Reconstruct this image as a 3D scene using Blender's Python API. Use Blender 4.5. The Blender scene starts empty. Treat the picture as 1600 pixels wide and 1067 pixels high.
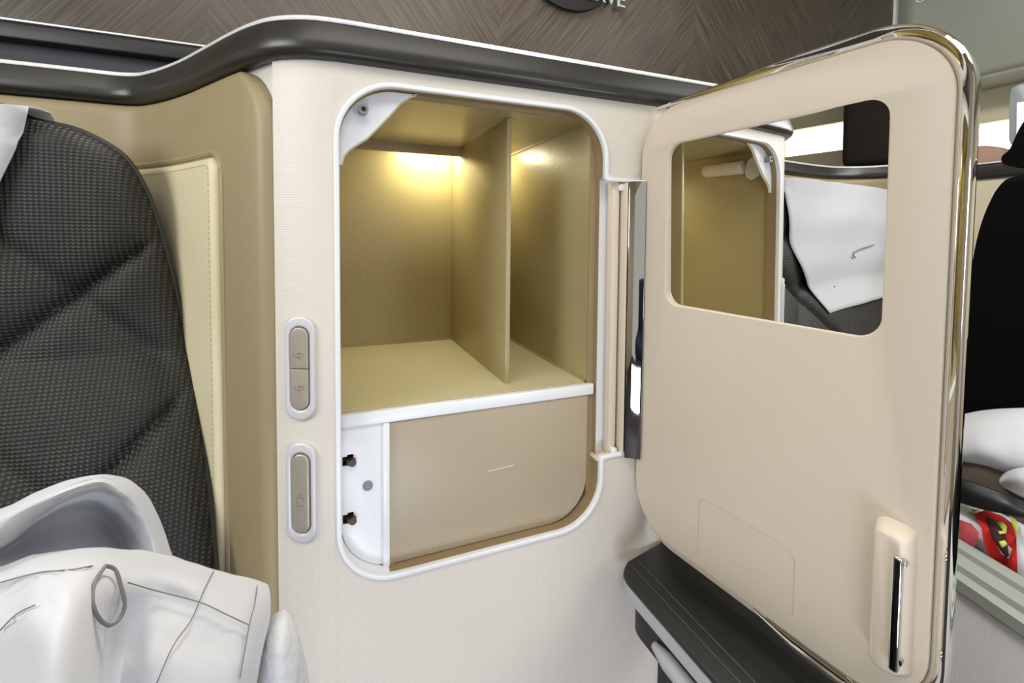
import bpy, bmesh, math, random
from mathutils import Vector, Matrix, noise
random.seed(4)
SC = bpy.context.scene
COL = SC.collection
PI = math.pi

# ------------------------------------------------------------------ camera
CAMZ = 1.0
F, CXP, CYP = 725.0, 800.0, 400.0
YAW, PIT, ROL = math.radians(22.1), math.radians(-2.4), math.radians(0.5)
fw = Vector((math.sin(YAW)*math.cos(PIT), math.cos(YAW)*math.cos(PIT), math.sin(PIT)))
_r0 = Vector((math.cos(YAW), -math.sin(YAW), 0)); _u0 = _r0.cross(fw)
rt = _r0*math.cos(ROL) + _u0*math.sin(ROL)
up = _u0*math.cos(ROL) - _r0*math.sin(ROL)
cam_d = bpy.data.cameras.new('camera'); cam = bpy.data.objects.new('camera', cam_d); COL.objects.link(cam)
cam_d.sensor_width = 36; cam_d.lens = 36*F/1600; cam_d.shift_y = (CYP-533.5)/1600
cam_d.clip_start = .01; cam_d.clip_end = 60
m = Matrix((rt, up, -fw)).transposed().to_4x4(); m.translation = Vector((0, 0, CAMZ)); cam.matrix_world = m
SC.camera = cam

# ------------------------------------------------------------------ light and exposure
W = bpy.data.worlds.new('world'); SC.world = W; W.use_nodes = True
bg = W.node_tree.nodes['Background']; bg.inputs[0].default_value = (1.0, .985, .96, 1); bg.inputs[1].default_value = .44
vs = SC.view_settings; vs.view_transform = 'Standard'; vs.look = 'None'; vs.gamma = 1; vs.use_curve_mapping = False
vs.exposure = -0.1

def area(name, loc, target, sx, sy, power, col):
    l = bpy.data.lights.new(name, 'AREA'); l.shape = 'RECTANGLE'; l.size = sx; l.size_y = sy; l.energy = power; l.color = col
    o = bpy.data.objects.new(name, l); COL.objects.link(o); o.location = loc
    o.rotation_euler = (Vector(target)-Vector(loc)).to_track_quat('-Z', 'Y').to_euler(); return o
# ceiling wash light and daylight of the window row behind the camera, then added fills
area('ceiling_wash_light', (-.1, -.35, 2.02), (-.1, .2, 1.0), 1.5, .35, 9, (1, .95, .88))
area('window_daylight', (-.95, .0, 1.35), (.36, .35, .95), .5, .5, 10, (.93, .96, 1))
area('low_cool_fill', (-.05, -.45, .30), (.25, .45, .35), .45, .3, 4.2, (.80, .86, 1))  # added cool fill that brightens the lower front panel
area('rear_overhead_fill', (.35, .72, 2.1), (.85, .35, .6), .6, .25, 20, (1, .98, .95))  # added overhead fill for the white side wall and bin
area('side_wall_fill', (.62, -.45, .95), (.9, .35, .5), .4, .4, 4.5, (.88, .93, 1))  # added cool fill that lifts the dark side wall at lower right

# ------------------------------------------------------------------ projection helpers: photograph pixels to places
def ray(x, y): return fw + rt*((x-CXP)/F) - up*((y-CYP)/F)
def onY(x, y, Y): d = ray(x, y); return d*(Y/d.y) + Vector((0, 0, CAMZ))
def onX(x, y, X): d = ray(x, y); return d*(X/d.x) + Vector((0, 0, CAMZ))
def onZ(x, y, Z): d = ray(x, y); return d*(Z/d.z) + Vector((0, 0, CAMZ))

# ------------------------------------------------------------------ materials
def lin(c):
    c = c/255; return c/12.92 if c <= .04045 else ((c+.055)/1.055)**2.4
def rgb(r, g, b): return (lin(r), lin(g), lin(b), 1)
class NT:
    def __init__(s, mat): s.t = mat.node_tree; s.b = s.t.nodes['Principled BSDF']
    def n(s, typ, **k):
        o = s.t.nodes.new(typ)
        for a, v in k.items():
            if a.startswith('i_'): o.inputs[int(a[2:])].default_value = v
            else: setattr(o, a, v)
        return o
    def l(s, a, b): s.t.links.new(a, b)
    def math(s, op, a, b=None, clamp=False):
        o = s.n('ShaderNodeMath', operation=op, use_clamp=clamp)
        for i, v in enumerate((a, b)):
            if v is None: continue
            if isinstance(v, (int, float)): o.inputs[i].default_value = v
            else: s.l(v, o.inputs[i])
        return o.outputs[0]
    def xyz(s):
        tc = s.n('ShaderNodeTexCoord'); sp = s.n('ShaderNodeSeparateXYZ'); s.l(tc.outputs['Object'], sp.inputs[0]); return tc.outputs['Object'], sp.outputs
    def bump(s, h, strength=.3, dist=.001):
        b = s.n('ShaderNodeBump'); b.inputs['Strength'].default_value = strength; b.inputs['Distance'].default_value = dist
        s.l(h, b.inputs['Height']); s.l(b.outputs[0], s.b.inputs['Normal'])
    def mix(s, fac, c1, c2):
        o = s.n('ShaderNodeMixRGB'); s.l(fac, o.inputs[0]) if not isinstance(fac, float) else None
        for i, c in ((1, c1), (2, c2)):
            if isinstance(c, tuple): o.inputs[i].default_value = c
            else: s.l(c, o.inputs[i])
        return o.outputs[0]
def mat(name, col, rough=.5, metal=0, spec=.5, noise=0, nscale=40, bump=0, bscale=200, bdist=.0005, sheen=0, coat=0):
    mt = bpy.data.materials.new(name); mt.use_nodes = True; t = NT(mt); b = t.b
    b.inputs['Base Color'].default_value = col; b.inputs['Roughness'].default_value = rough
    b.inputs['Metallic'].default_value = metal; b.inputs['Specular IOR Level'].default_value = spec
    if sheen: b.inputs['Sheen Weight'].default_value = sheen
    if coat: b.inputs['Coat Weight'].default_value = coat; b.inputs['Coat Roughness'].default_value = .1
    o, _ = t.xyz()
    if noise:
        n = t.n('ShaderNodeTexNoise'); n.inputs['Scale'].default_value = nscale; n.inputs['Detail'].default_value = 3; t.l(o, n.inputs['Vector'])
        c2 = tuple(max(0, c*(1-noise)) for c in col[:3])+(1,); t.l(t.mix(n.outputs[0], col, c2), b.inputs['Base Color'])
    if bump:
        n = t.n('ShaderNodeTexNoise'); n.inputs['Scale'].default_value = bscale; n.inputs['Detail'].default_value = 4; t.l(o, n.inputs['Vector'])
        t.bump(n.outputs[0], bump, bdist)
    return mt
def weave(name, col, pitch, strength=.25, rough=.6, axes=(0, 2), dots=None, power=1.5):
    """small woven diamonds: bump (and lighter dots of another colour)"""
    mt = bpy.data.materials.new(name); mt.use_nodes = True; t = NT(mt); b = t.b
    b.inputs['Base Color'].default_value = col; b.inputs['Roughness'].default_value = rough
    o, s = t.xyz(); k = 2*PI/pitch
    a, c = s[axes[0]], s[axes[1]]
    a = t.math('MULTIPLY', a, .8)
    p = t.math('SINE', t.math('MULTIPLY', t.math('ADD', a, c), k*.5)); q = t.math('SINE', t.math('MULTIPLY', t.math('SUBTRACT', a, c), k*.5))
    h = t.math('MULTIPLY', p, q)
    t.bump(h, strength, pitch*.2)
    if dots:
        w = t.math('POWER', t.math('MAXIMUM', h, 0.0), power, True)
        n = t.n('ShaderNodeTexNoise'); n.inputs['Scale'].default_value = 30; t.l(o, n.inputs['Vector'])
        w = t.math('MULTIPLY', w, t.math('MULTIPLY', n.outputs[0], 1.6), True)
        t.l(t.mix(w, col, dots), b.inputs['Base Color'])
    return mt
M = {}
M['cream'] = weave('cream_textured_panel', rgb(222, 215, 204), .0022, .22, .5)
M['cream_smooth'] = mat('cream_smooth_plastic', rgb(220, 208, 188), .42, bump=.1, bscale=900)
M['door_face'] = mat('door_beige_leather', rgb(213, 201, 183), .5, noise=.05, nscale=9, bump=.15, bscale=1400)
M['tan'] = mat('tan_leather_shell', rgb(160, 144, 110), .48, noise=.08, nscale=25, bump=.25, bscale=1500)
M['tan_dark'] = mat('tan_jamb', rgb(150, 130, 96), .5, bump=.1, bscale=900)
M['liner'] = mat('compartment_paint', rgb(172, 158, 116), .36, noise=.06, nscale=18, bump=.35, bscale=160, bdist=.001)
M['lower'] = mat('lower_panel_tan', rgb(177, 163, 138), .38, noise=.05, nscale=14, bump=.08, bscale=1200)
M['pad'] = mat('cream_leather_pad', rgb(222, 212, 176), .5, noise=.04, nscale=20, bump=.25, bscale=900)
M['thread'] = mat('stitch_thread', rgb(170, 152, 112), .8)
M['white'] = mat('white_enamel', rgb(238, 240, 243), .3, bump=.05, bscale=60)
M['rail'] = mat('dark_rail_plastic', rgb(46, 45, 40), .34, bump=.05, bscale=1500, spec=.5)
M['rail_black'] = mat('black_rail_plastic', rgb(20, 20, 21), .45, bump=.05, bscale=1500)
M['blue_grey'] = mat('dark_blue_grey_panel', rgb(52, 55, 62), .55, bump=.1, bscale=800)
M['silver'] = mat('satin_silver', (.95, .95, .94, 1), .28, .35)
M['chrome'] = mat('polished_chrome', (.82, .8, .76, 1), .04, 1)
M['mirror'] = mat('mirror_glass', (.93, .93, .9, 1), .0, 1)
M['bezel'] = mat('switch_bezel_silver', rgb(216, 215, 217), .32, .12)
M['button'] = mat('switch_button_bronze', rgb(192, 183, 170), .33, .4, noise=.15, nscale=120)
M['icon'] = mat('icon_print', rgb(120, 95, 70), .6)
M['black'] = mat('black_void', rgb(16, 14, 12), .7)
M['brown'] = mat('latch_brown', rgb(70, 48, 32), .4, .3)
M['seat'] = weave('seat_black_mesh', rgb(15, 15, 12), .0034, .5, .6, dots=rgb(92, 88, 80), power=2.2)
M['seat_edge'] = mat('seat_edge_piping', rgb(38, 40, 34), .45, bump=.5, bscale=500)
M['sheet'] = mat('white_cotton', rgb(196, 197, 201), .85, sheen=.2, bump=.3, bscale=120, bdist=.0015)
M['sheet_quilt'] = mat('white_quilted_cotton', rgb(206, 208, 213), .85, bump=.6, bscale=90, bdist=.004)
M['seam'] = mat('grey_seam_thread', rgb(120, 118, 118), .8)
M['console'] = mat('black_console_leather', rgb(34, 35, 34), .42, noise=.2, nscale=60, bump=.3, bscale=900)
M['con_seam'] = mat('console_seam', rgb(74, 76, 70), .6)
M['con_trim'] = mat('grey_console_trim', rgb(188, 190, 194), .35)
M['black_seat'] = mat('black_fabric', rgb(4, 4, 4), .95, spec=.1, bump=.4, bscale=250)
M['armrest'] = mat('grey_green_armrest', rgb(158, 163, 155), .4)
M['cabin'] = mat('cabin_cream_plastic', rgb(206, 196, 170), .5)
M['bin'] = mat('bin_grey_green', rgb(150, 154, 142), .35, noise=.05, nscale=5, bump=.05, bscale=900)
M['floor'] = mat('cabin_carpet', rgb(62, 60, 66), .95, noise=.3, nscale=60, bump=.5, bscale=400)
M['brown_cloth'] = mat('brown_blanket', rgb(78, 66, 54), .85, bump=.3, bscale=150)
M['pink'] = mat('pinkish_plastic', rgb(168, 134, 118), .5)
M['groove'] = mat('groove_beige', rgb(188, 172, 150), .6)
M['skinny_grey'] = mat('monitor_grey', rgb(132, 138, 140), .4)
def emis(name, col, s):
    mt = bpy.data.materials.new(name); mt.use_nodes = True; b = mt.node_tree.nodes['Principled BSDF']
    b.inputs['Base Color'].default_value = col; b.inputs['Emission Color'].default_value = col; b.inputs['Emission Strength'].default_value = s; return mt
M['led'] = emis('led_strip', (1, .95, .66, 1), 75)
M['daylight'] = emis('window_daylight', (1, .97, .86, 1), 2.4)
M['screen'] = emis('screen_grey', (.6, .65, .66, 1), .5)
M['lamp'] = emis('ceiling_lamp', (1, .97, .93, 1), 4.5)

def wood():
    mt = bpy.data.materials.new('chevron_veneer'); mt.use_nodes = True; t = NT(mt); b = t.b
    o, s = t.xyz()
    x = t.math('DIVIDE', t.math('ADD', s[0], .19), .56)          # chevron columns
    tri = t.math('PINGPONG', t.math('ADD', x, 0.0), 1.0)
    u = t.math('MULTIPLY', tri, .56)
    ca, sa = math.cos(.9), math.sin(.9)
    along = t.math('SUBTRACT', t.math('MULTIPLY', s[2], sa), t.math('MULTIPLY', u, ca))
    acr = t.math('ADD', t.math('MULTIPLY', s[2], ca), t.math('MULTIPLY', u, sa))
    cb = t.n('ShaderNodeCombineXYZ'); t.l(t.math('MULTIPLY', along, 7.0), cb.inputs[0]); t.l(t.math('MULTIPLY', acr, 240.0), cb.inputs[1]); t.l(t.math('FLOOR', x), cb.inputs[2])
    n = t.n('ShaderNodeTexNoise'); n.inputs['Scale'].default_value = 1; n.inputs['Detail'].default_value = 5; t.l(cb.outputs[0], n.inputs['Vector'])
    r = t.n('ShaderNodeValToRGB'); t.l(n.outputs[0], r.inputs[0])
    r.color_ramp.elements[0].position = .30; r.color_ramp.elements[0].color = rgb(46, 38, 31)
    r.color_ramp.elements[1].position = .74; r.color_ramp.elements[1].color = rgb(94, 85, 73)
    t.l(r.outputs[0], b.inputs['Base Color']); b.inputs['Roughness'].default_value = .34
    t.l(t.math('ADD', t.math('MULTIPLY', n.outputs[0], .25), .20), b.inputs['Roughness'])
    t.bump(n.outputs[0], .12, .002)
    return mt
M['wood'] = wood()
def floral():
    mt = bpy.data.materials.new('floral_print'); mt.use_nodes = True; t = NT(mt); b = t.b
    o, s = t.xyz(); n = t.n('ShaderNodeTexNoise'); n.inputs['Scale'].default_value = 22; n.inputs['Detail'].default_value = 2; n.inputs['Distortion'].default_value = 1.5
    t.l(o, n.inputs['Vector']); r = t.n('ShaderNodeValToRGB'); t.l(n.outputs[0], r.inputs[0]); cr = r.color_ramp; cr.interpolation = 'CONSTANT'
    cr.elements[0].position = 0; cr.elements[0].color = rgb(70, 12, 14); cr.elements[1].position = .36; cr.elements[1].color = rgb(206, 22, 20)
    for p, c in ((.47, rgb(212, 92, 98)), (.52, rgb(214, 216, 206)), (.66, rgb(205, 220, 90)), (.70, rgb(222, 222, 214))):
        e = cr.elements.new(p); e.color = c
    t.l(r.outputs[0], b.inputs['Base Color']); b.inputs['Roughness'].default_value = .8; return mt
M['floral'] = floral()

# ------------------------------------------------------------------ object helpers
def link(name, me, mt=None, parent=None, smooth=True):
    o = bpy.data.objects.new(name, me); COL.objects.link(o)
    if mt is not None:
        for q in (mt if isinstance(mt, (list, tuple)) else [mt]): me.materials.append(q)
    if parent: o.parent = parent; o.matrix_parent_inverse = Matrix()
    if smooth:
        for p in me.polygons: p.use_smooth = True
        try: me.set_sharp_from_angle(angle=math.radians(38))
        except Exception: pass
    return o
def empty(name, loc=(0, 0, 0)):
    o = bpy.data.objects.new(name, None); COL.objects.link(o); o.location = loc; o.empty_display_size = .05; return o
def tag(o, label=None, cat=None, group=None, kind=None):
    if label: o['label'] = label
    if cat: o['category'] = cat
    if group: o['group'] = group
    if kind: o['kind'] = kind
    return o
def rel(o, parent):      # world-space mesh put under a parent that stands at parent.location
    for v in o.data.vertices: v.co -= parent.location
    return o
def bmobj(name, bm, mt=None, parent=None, smooth=True):
    me = bpy.data.meshes.new(name); bmesh.ops.recalc_face_normals(bm, faces=bm.faces); bm.to_mesh(me); bm.free()
    o = link(name, me, mt, None, smooth)
    if parent: rel(o, parent); o.parent = parent
    return o
def join_bm(bm, pts_faces):
    vs_, fs = pts_faces; v = [bm.verts.new(p) for p in vs_]
    for f in fs:
        try: bm.faces.new([v[i] for i in f])
        except ValueError: pass
def frame(o, ex, ez):
    """local x -> ex, local y -> ez (plate plane), local z -> ex x ez"""
    ex = Vector(ex).normalized(); ez = Vector(ez).normalized(); n = ex.cross(ez)
    mm = Matrix((ex, ez, n)).transposed().to_4x4(); mm.translation = Vector(o); return mm
def rrect(x0, z0, x1, z1, r, n=10):
    if not isinstance(r, (tuple, list)): r = (r,)*4      # bl, br, tr, tl
    out = []
    for (cx, cz, a0, rr) in ((x0+r[0], z0+r[0], PI, r[0]), (x1-r[1], z0+r[1], 1.5*PI, r[1]), (x1-r[2], z1-r[2], 0, r[2]), (x0+r[3], z1-r[3], .5*PI, r[3])):
        for i in range(n+1):
            a = a0 + .5*PI*i/n; out.append((cx+rr*math.cos(a), cz+rr*math.sin(a)))
    return out
def plate_bm(bm, loops, d0, d1, mtx, bevel=0, bres=2):
    """flat plate with holes between local depths d0 and d1, edges rounded"""
    cu = bpy.data.curves.new('tmp', 'CURVE'); cu.dimensions = '2D'; cu.fill_mode = 'BOTH'
    cu.extrude = abs(d1-d0)/2-bevel; cu.bevel_depth = bevel; cu.bevel_resolution = bres; cu.offset = -bevel
    for lp in loops:
        sp = cu.splines.new('POLY'); sp.points.add(len(lp)-1); sp.use_cyclic_u = True
        for i, p in enumerate(lp): sp.points[i].co = (p[0], p[1], 0, 1)
    o = bpy.data.objects.new('tmp', cu); COL.objects.link(o); dg = bpy.context.evaluated_depsgraph_get()
    me = bpy.data.meshes.new_from_object(o.evaluated_get(dg)); bpy.data.objects.remove(o); bpy.data.curves.remove(cu)
    me.transform(mtx @ Matrix.Translation((0, 0, (d0+d1)/2)))
    b2 = bmesh.new(); b2.from_mesh(me); bmesh.ops.remove_doubles(b2, verts=b2.verts, dist=1e-6); b2.to_mesh(me); b2.free()
    bm.from_mesh(me); bpy.data.meshes.remove(me)
def plate(name, loops, d0, d1, mtx, mt, parent=None, bevel=0, bres=2):
    bm = bmesh.new(); plate_bm(bm, loops, d0, d1, mtx, bevel, bres); return bmobj(name, bm, mt, parent)
def box_bm(bm, x0, x1, y0, y1, z0, z1, bevel=0, seg=2, mtx=None):
    r = bmesh.ops.create_cube(bm, size=1)['verts']
    bmesh.ops.transform(bm, matrix=Matrix.Translation(((x0+x1)/2, (y0+y1)/2, (z0+z1)/2)) @ Matrix.Diagonal((x1-x0, y1-y0, z1-z0, 1)), verts=r)
    if bevel:
        ed = list({e for v in r for e in v.link_edges}); g = bmesh.ops.bevel(bm, geom=ed, offset=bevel, segments=seg, affect='EDGES', profile=.5)
        r = list({v for f in g['faces'] for v in f.verts} | {v for v in r if v.is_valid})
    if mtx is not None: bmesh.ops.transform(bm, matrix=mtx, verts=r)
def box(name, x0, x1, y0, y1, z0, z1, mt, parent=None, bevel=0, seg=2, mtx=None):
    bm = bmesh.new(); box_bm(bm, x0, x1, y0, y1, z0, z1, bevel, seg, mtx); return bmobj(name, bm, mt, parent)
def tube_bm(bm, pts, r, n=8, closed=False, caps=True):
    pts = [Vector(p) for p in pts]; N = len(pts); rings = []
    up0 = Vector((0, 0, 1))
    for i, p in enumerate(pts):
        a = pts[(i-1) % N] if (closed or i > 0) else p; b = pts[(i+1) % N] if (closed or i < N-1) else p
        t = (b-a).normalized(); u = up0 - t*up0.dot(t)
        if u.length < .1: u = Vector((1, 0, 0)) - t*t.x
        u.normalize(); w = t.cross(u); rr = r[i] if isinstance(r, (list, tuple)) else r
        rings.append([bm.verts.new(p + u*rr*math.cos(2*PI*k/n) + w*rr*math.sin(2*PI*k/n)) for k in range(n)])
    for i in range(N if closed else N-1):
        A, B = rings[i], rings[(i+1) % N]
        for k in range(n): bm.faces.new((A[k], A[(k+1) % n], B[(k+1) % n], B[k]))
    if caps and not closed: bm.faces.new(rings[0][::-1]); bm.faces.new(rings[-1])
def tube(name, pts, r, mt, parent=None, n=8, closed=False):
    bm = bmesh.new(); tube_bm(bm, pts, r, n, closed); return bmobj(name, bm, mt, parent)
def grid_bm(bm, P, closed_u=False):
    V = [[bm.verts.new(p) for p in row] for row in P]
    for i in range(len(V)-1):
        for j in range(len(V[0])-1): bm.faces.new((V[i][j], V[i][j+1], V[i+1][j+1], V[i+1][j]))
    return V
def sweep_bm(bm, path, prof, closed_prof=True):
    """path: [(origin, n_out, up)] ; prof: [(a,b)] placed at origin + n*a + up*b"""
    P = [[o+n*a+u*b for a, b in prof] + ([o+n*prof[0][0]+u*prof[0][1]] if closed_prof else []) for o, n, u in path]
    grid_bm(bm, P); bmesh.ops.remove_doubles(bm, verts=bm.verts, dist=1e-7)
def cr(pts, n):
    """Catmull-Rom through points (tuples of any size)"""
    out = []; K = len(pts)
    for i in range(K-1):
        p0, p1, p2, p3 = pts[max(i-1, 0)], pts[i], pts[i+1], pts[min(i+2, K-1)]
        for k in range(n):
            t = k/n; out.append(tuple(.5*((2*b)+(-a+c)*t+(2*a-5*b+4*c-d)*t*t+(-a+3*b-3*c+d)*t**3) for a, b, c, d in zip(p0, p1, p2, p3)))
    out.append(tuple(pts[-1])); return out
def Z(z): return z + CAMZ

# ------------------------------------------------------------------ plan line shared by rail, cabinet front and seat shell
plan_raw = [(-.96, -.35), (-.96, .2), (-.955, .45), (-.92, .60), (-.83, .675), (-.70, .697), (-.45, .70), (-.28, .70), (-.215, .698), (-.182, .673), (-.141, .620), (-.106, .565), (-.078, .520),
            (-.056, .488), (-.036, .467), (-.012, .4545), (.012, .4505), (.045, .45)]
plan_l = cr(plan_raw, 8)
plan_r = [(.08, .45), (.2, .45), (.33, .45), (.45, .45), (.70, .45)]
PLAN = [Vector((a, b)) for a, b in plan_l + plan_r]
SL = [0.0]
for a_, b_ in zip(PLAN, PLAN[1:]): SL.append(SL[-1]+(b_-a_).length)
def plan_at(s):
    s = max(0, min(SL[-1]-1e-6, s))
    for i in range(len(SL)-1):
        if SL[i+1] > s: break
    t = (s-SL[i])/(SL[i+1]-SL[i]); p = PLAN[i].lerp(PLAN[i+1], t)
    def tn(j):
        a, b = PLAN[max(j-1, 0)], PLAN[min(j+1, len(PLAN)-1)]; return (b-a).normalized()
    d = tn(i).lerp(tn(i+1), t).normalized()
    return Vector((p.x, p.y, 0)), Vector((d.y, -d.x, 0))       # outward = towards the cabin side (-Y)
def s_of_x(X):          # arclength of the plan point with this x (right of the niche)
    for i in range(len(PLAN)-1, 0, -1):
        if PLAN[i-1].x <= X <= PLAN[i].x: return SL[i-1]+(SL[i]-SL[i-1])*(X-PLAN[i-1].x)/(PLAN[i].x-PLAN[i-1].x)
def s_of_px(px, y=300):   # arclength where the sight line of this pixel column meets the plan line
    d = ray(px, y); best = None
    for i in range(len(PLAN)-1):
        a, b = PLAN[i], PLAN[i+1]; f0 = a.x*d.y-a.y*d.x; f1 = b.x*d.y-b.y*d.x
        if f0*f1 <= 0 and a.y > 0 and f0 != f1:
            best = SL[i]+(SL[i+1]-SL[i])*f0/(f0-f1)
    return best
def bent(s, z, n): p, q = plan_at(s); return p + q*n + Vector((0, 0, Z(z)))

SS = s_of_x(-.0415)         # seam between tan shell and cream cabinet

# ================================================================== STORAGE CABINET
cab = empty('storage_cabinet', (.15, .45, 0)); tag(cab, 'cream storage cabinet beside the seat with open tan compartments and its door swung wide open', 'cabinet')
OX0, OX1, OZ0, OZ1, OR = .0095, .2985, -.334, .142, .055
NZ0, NZ1, NX = -.257, .068, .352
def arc(cx, cz, r, a0, a1, n=12): return [(cx+r*math.cos(math.radians(a0+(a1-a0)*i/n)), cz+r*math.sin(math.radians(a0+(a1-a0)*i/n))) for i in range(n+1)]
def opening(off):      # opening with the hinge notch; off shrinks it
    a, b, c, d = OX0+off, OX1-off, OZ0+off, OZ1-off; r = OR-off
    L = arc(a+r, c+r, r, 180, 270) + arc(b-r, c+r, r, 270, 360)
    L += [(b, NZ0-.002+off), (b+.002, NZ0+off)] + [(NX-off, NZ0+off), (NX-off, NZ1-off)] + [(b+.003, NZ1-off), (b, NZ1-off+.003)]
    L += arc(b-r, d-r, r, 0, 90) + arc(a+r, d-r, r, 90, 180); return L
FY = .45
fr = frame((0, FY, CAMZ), (1, 0, 0), (0, 0, 1))       # local z = -Y (towards the camera)
# front panel: flat part with opening + curved left return + curved right return
bm = bmesh.new()
plate_bm(bm, [[(.0085, -.9), (.372, -.9), (.372, .158), (.0085, .158)], opening(0)], -.006, 0, fr)
sA, sB = SS, s_of_x(.0085)
rows = []
zs = [-.9+i*.02 for i in range(50)] + [.09, .1, .108, .116, .123, .13, .136, .142, .147, .151, .155, .158]
for z in zs:
    # the top left corner of the panel goes behind the tan shell
    ext = .06
    rows.append([bent(SS-ext, z, -.0055), bent(SS-.012, z, -.0050), bent(SS-.0015, z, -.0045)] + [bent(sA+(sB-sA)*j/20, z, 0) for j in range(21)])
grid_bm(bm, rows)
rr = [[Vector((.372+.03*math.sin(a), FY+.03*(1-math.cos(a)), Z(z))) for a in [PI/2*k/8 for k in range(9)]] + [Vector((.402, .8, Z(z)))] for z in (-.9, .158)]
grid_bm(bm, rr); bmesh.ops.remove_doubles(bm, verts=bm.verts, dist=1e-5)
o = bmobj('front_panel', bm, M['cream'], cab); tag(o, 'cream panel with fine woven texture')
plate('opening_rim', [opening(-.0006), opening(.0042)], -.004, .0025, fr, M['white'], cab, bevel=.0012)
# jamb (28 mm deep) around the opening
bm = bmesh.new()
jl = rrect(OX0+.0035, OZ0+.0035, OX1-.0035, OZ1-.0035, OR-.0035, 12)
jl.append(jl[0])
# the part of the jamb beside the hinge notch is cut away
V0 = [Vector((x, FY, Z(z))) for x, z in jl]; V1 = [Vector((x, FY+.0185, Z(z))) for x, z in jl]
grid_bm(bm, [V0, V1])
bad = [f for f in bm.faces if f.calc_center_median().x > OX1-.006 and f.calc_area() > .003]
bmesh.ops.delete(bm, geom=bad, context='FACES')
x = OX1-.0035
join_bm(bm, ([(x, FY, Z(NZ1)), (x, FY+.0185, Z(NZ1)), (x, FY+.0185, Z(OZ1-OR)), (x, FY, Z(OZ1-OR))], [(0, 1, 2, 3)]))
join_bm(bm, ([(x, FY, Z(NZ0)), (x, FY+.0185, Z(NZ0)), (x, FY+.0185, Z(OZ0+OR)), (x, FY, Z(OZ0+OR))], [(0, 1, 2, 3)]))
join_bm(bm, ([(x, FY+.010, Z(NZ0)), (x, FY+.0185, Z(NZ0)), (x, FY+.0185, Z(NZ1)), (x, FY+.010, Z(NZ1))], [(0, 1, 2, 3)]))
box_bm(bm, .2864, OX1-.0036, .4665, .4685, Z(OZ0+.012), Z(OZ1-.012)); box_bm(bm, OX0+.010, OX1-.010, .4665, .4690, Z(.1340), Z(OZ1-.0033))
jb = bmobj('jamb', bm, [M['tan_dark'], M['white']], cab)
for p_ in jb.data.polygons:
    c_ = p_.center + cab.location
    if c_.x < .0590 and c_.z < Z(-.19): p_.material_index = 1
# compartment liner
LX0, LX1, LZ0, LZ1, LY0, LY1 = .0085, .2866, -.1717, .1348, .4685, .744
bm = bmesh.new(); c = [Vector(p) for p in ((LX0, LY0, Z(LZ0)), (LX1, LY0, Z(LZ0)), (LX1, LY0, Z(LZ1)), (LX0, LY0, Z(LZ1)), (LX0, LY1, Z(LZ0)), (LX1, LY1, Z(LZ0)), (LX1, LY1, Z(LZ1)), (LX0, LY1, Z(LZ1)))]
join_bm(bm, (c, [(4, 5, 6, 7), (0, 4, 7, 3), (1, 2, 6, 5), (3, 7, 6, 2), (0, 1, 5, 4)]))
bmesh.ops.bevel(bm, geom=[e for e in bm.edges if len(e.link_faces) == 2], offset=.003, segments=2, affect='EDGES')
sol = bmobj('compartment_liner', bm, M['liner'], cab)
M['floor_board'] = mat('compartment_floor_board', rgb(204, 196, 158), .5, noise=.04, nscale=30, bump=.1, bscale=900)
box('compartment_floor', LX0+.0008, LX1-.0008, .4702, .7432, Z(-.1716), Z(-.1706), M['floor_board'], cab)
# divider
bm = bmesh.new(); box_bm(bm, .1938, .1998, .4955, .7435, Z(-.1705), Z(.1346), .0012)
bmobj('divider', bm, M['liner'], cab)
# brow that hides the lamp, and the lamp
box('light_cover', .0090, .1951, .6855, .690, Z(.1205), Z(.1347), M['tan_dark'], cab, .0005)
box('lamp_strip', .112, .194, .703, .717, Z(.1292), Z(.1344), M['led'], cab, .001)
box('lamp_strip', .225, .262, .703, .717, Z(.1292), Z(.1344), M['led'], cab, .001)
# shelf with its white front edge
box('shelf_edge', LX0, .2930, .4620, .4700, Z(-.1843), Z(-.1716), M['white'], cab, .0012)
# lower compartment door panel
lp = [(.0584, -.1850), (.0584, OZ0+.0040)] + arc(.2864-.048, OZ0+.0040+.048, .048, 270, 360) + [(.2866, -.1850)]
plate('lower_panel', [lp], -.0195, -.0145, fr, M['lower'], cab, bevel=.0012)
bm = bmesh.new(); tube_bm(bm, [onY(762, 737, .4644), onY(778, 733, .4643), onY(803, 727, .4644)], .0007, 6); bmobj('scratch', bm, M['door_face'], cab)
# latch plate on the left of the lower compartment
lpl = [(OX0+.0042, -.1850), (OX0+.0042, OZ0+OR)] + arc(OX0+OR, OZ0+OR, OR-.0040, 182, 265) + [(.0530, OZ0+.0042), (.0530, -.1850)]
def slot(z): return [(.0150, z-.0050), (.0150, z+.0040), (.0195, z+.0040), (.0195, z+.0055), (.0250, z+.0055), (.0250, z-.0050)][::-1]
lt = plate('latch_plate', [lpl, slot(-.2170), slot(-.2742)], -.0170, -.0150, fr, M['white'], cab, bevel=.0003)
tag(lt, 'white plate with two slots')
box('latch_backing', .012, .052, .470, .4725, Z(-.30), Z(-.195), M['black'], cab)
for zc in (-.2170, -.2742):
    bm = bmesh.new(); box_bm(bm, .0185, .0262, .4610, .4690, Z(zc-.0030), Z(zc+.0015), .001); tube_bm(bm, [(.0240, .4598, Z(zc-.001)), (.0240, .4680, Z(zc-.001))], .0036, 12)
    o = bmobj('latch', bm, M['brown'], cab); o.parent = lt
box('latch_plate_edge', .0522, .0590, .4605, .4665, Z(OZ0+.0040), Z(-.1846), M['white'], cab, .0014)
bm = bmesh.new(); sc_c = Vector((.0383, .4650, Z(-.2450)))
tube_bm(bm, [sc_c+Vector((0, -.0012, 0)), sc_c+Vector((0, 0, 0))], .0048, 20)
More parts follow.
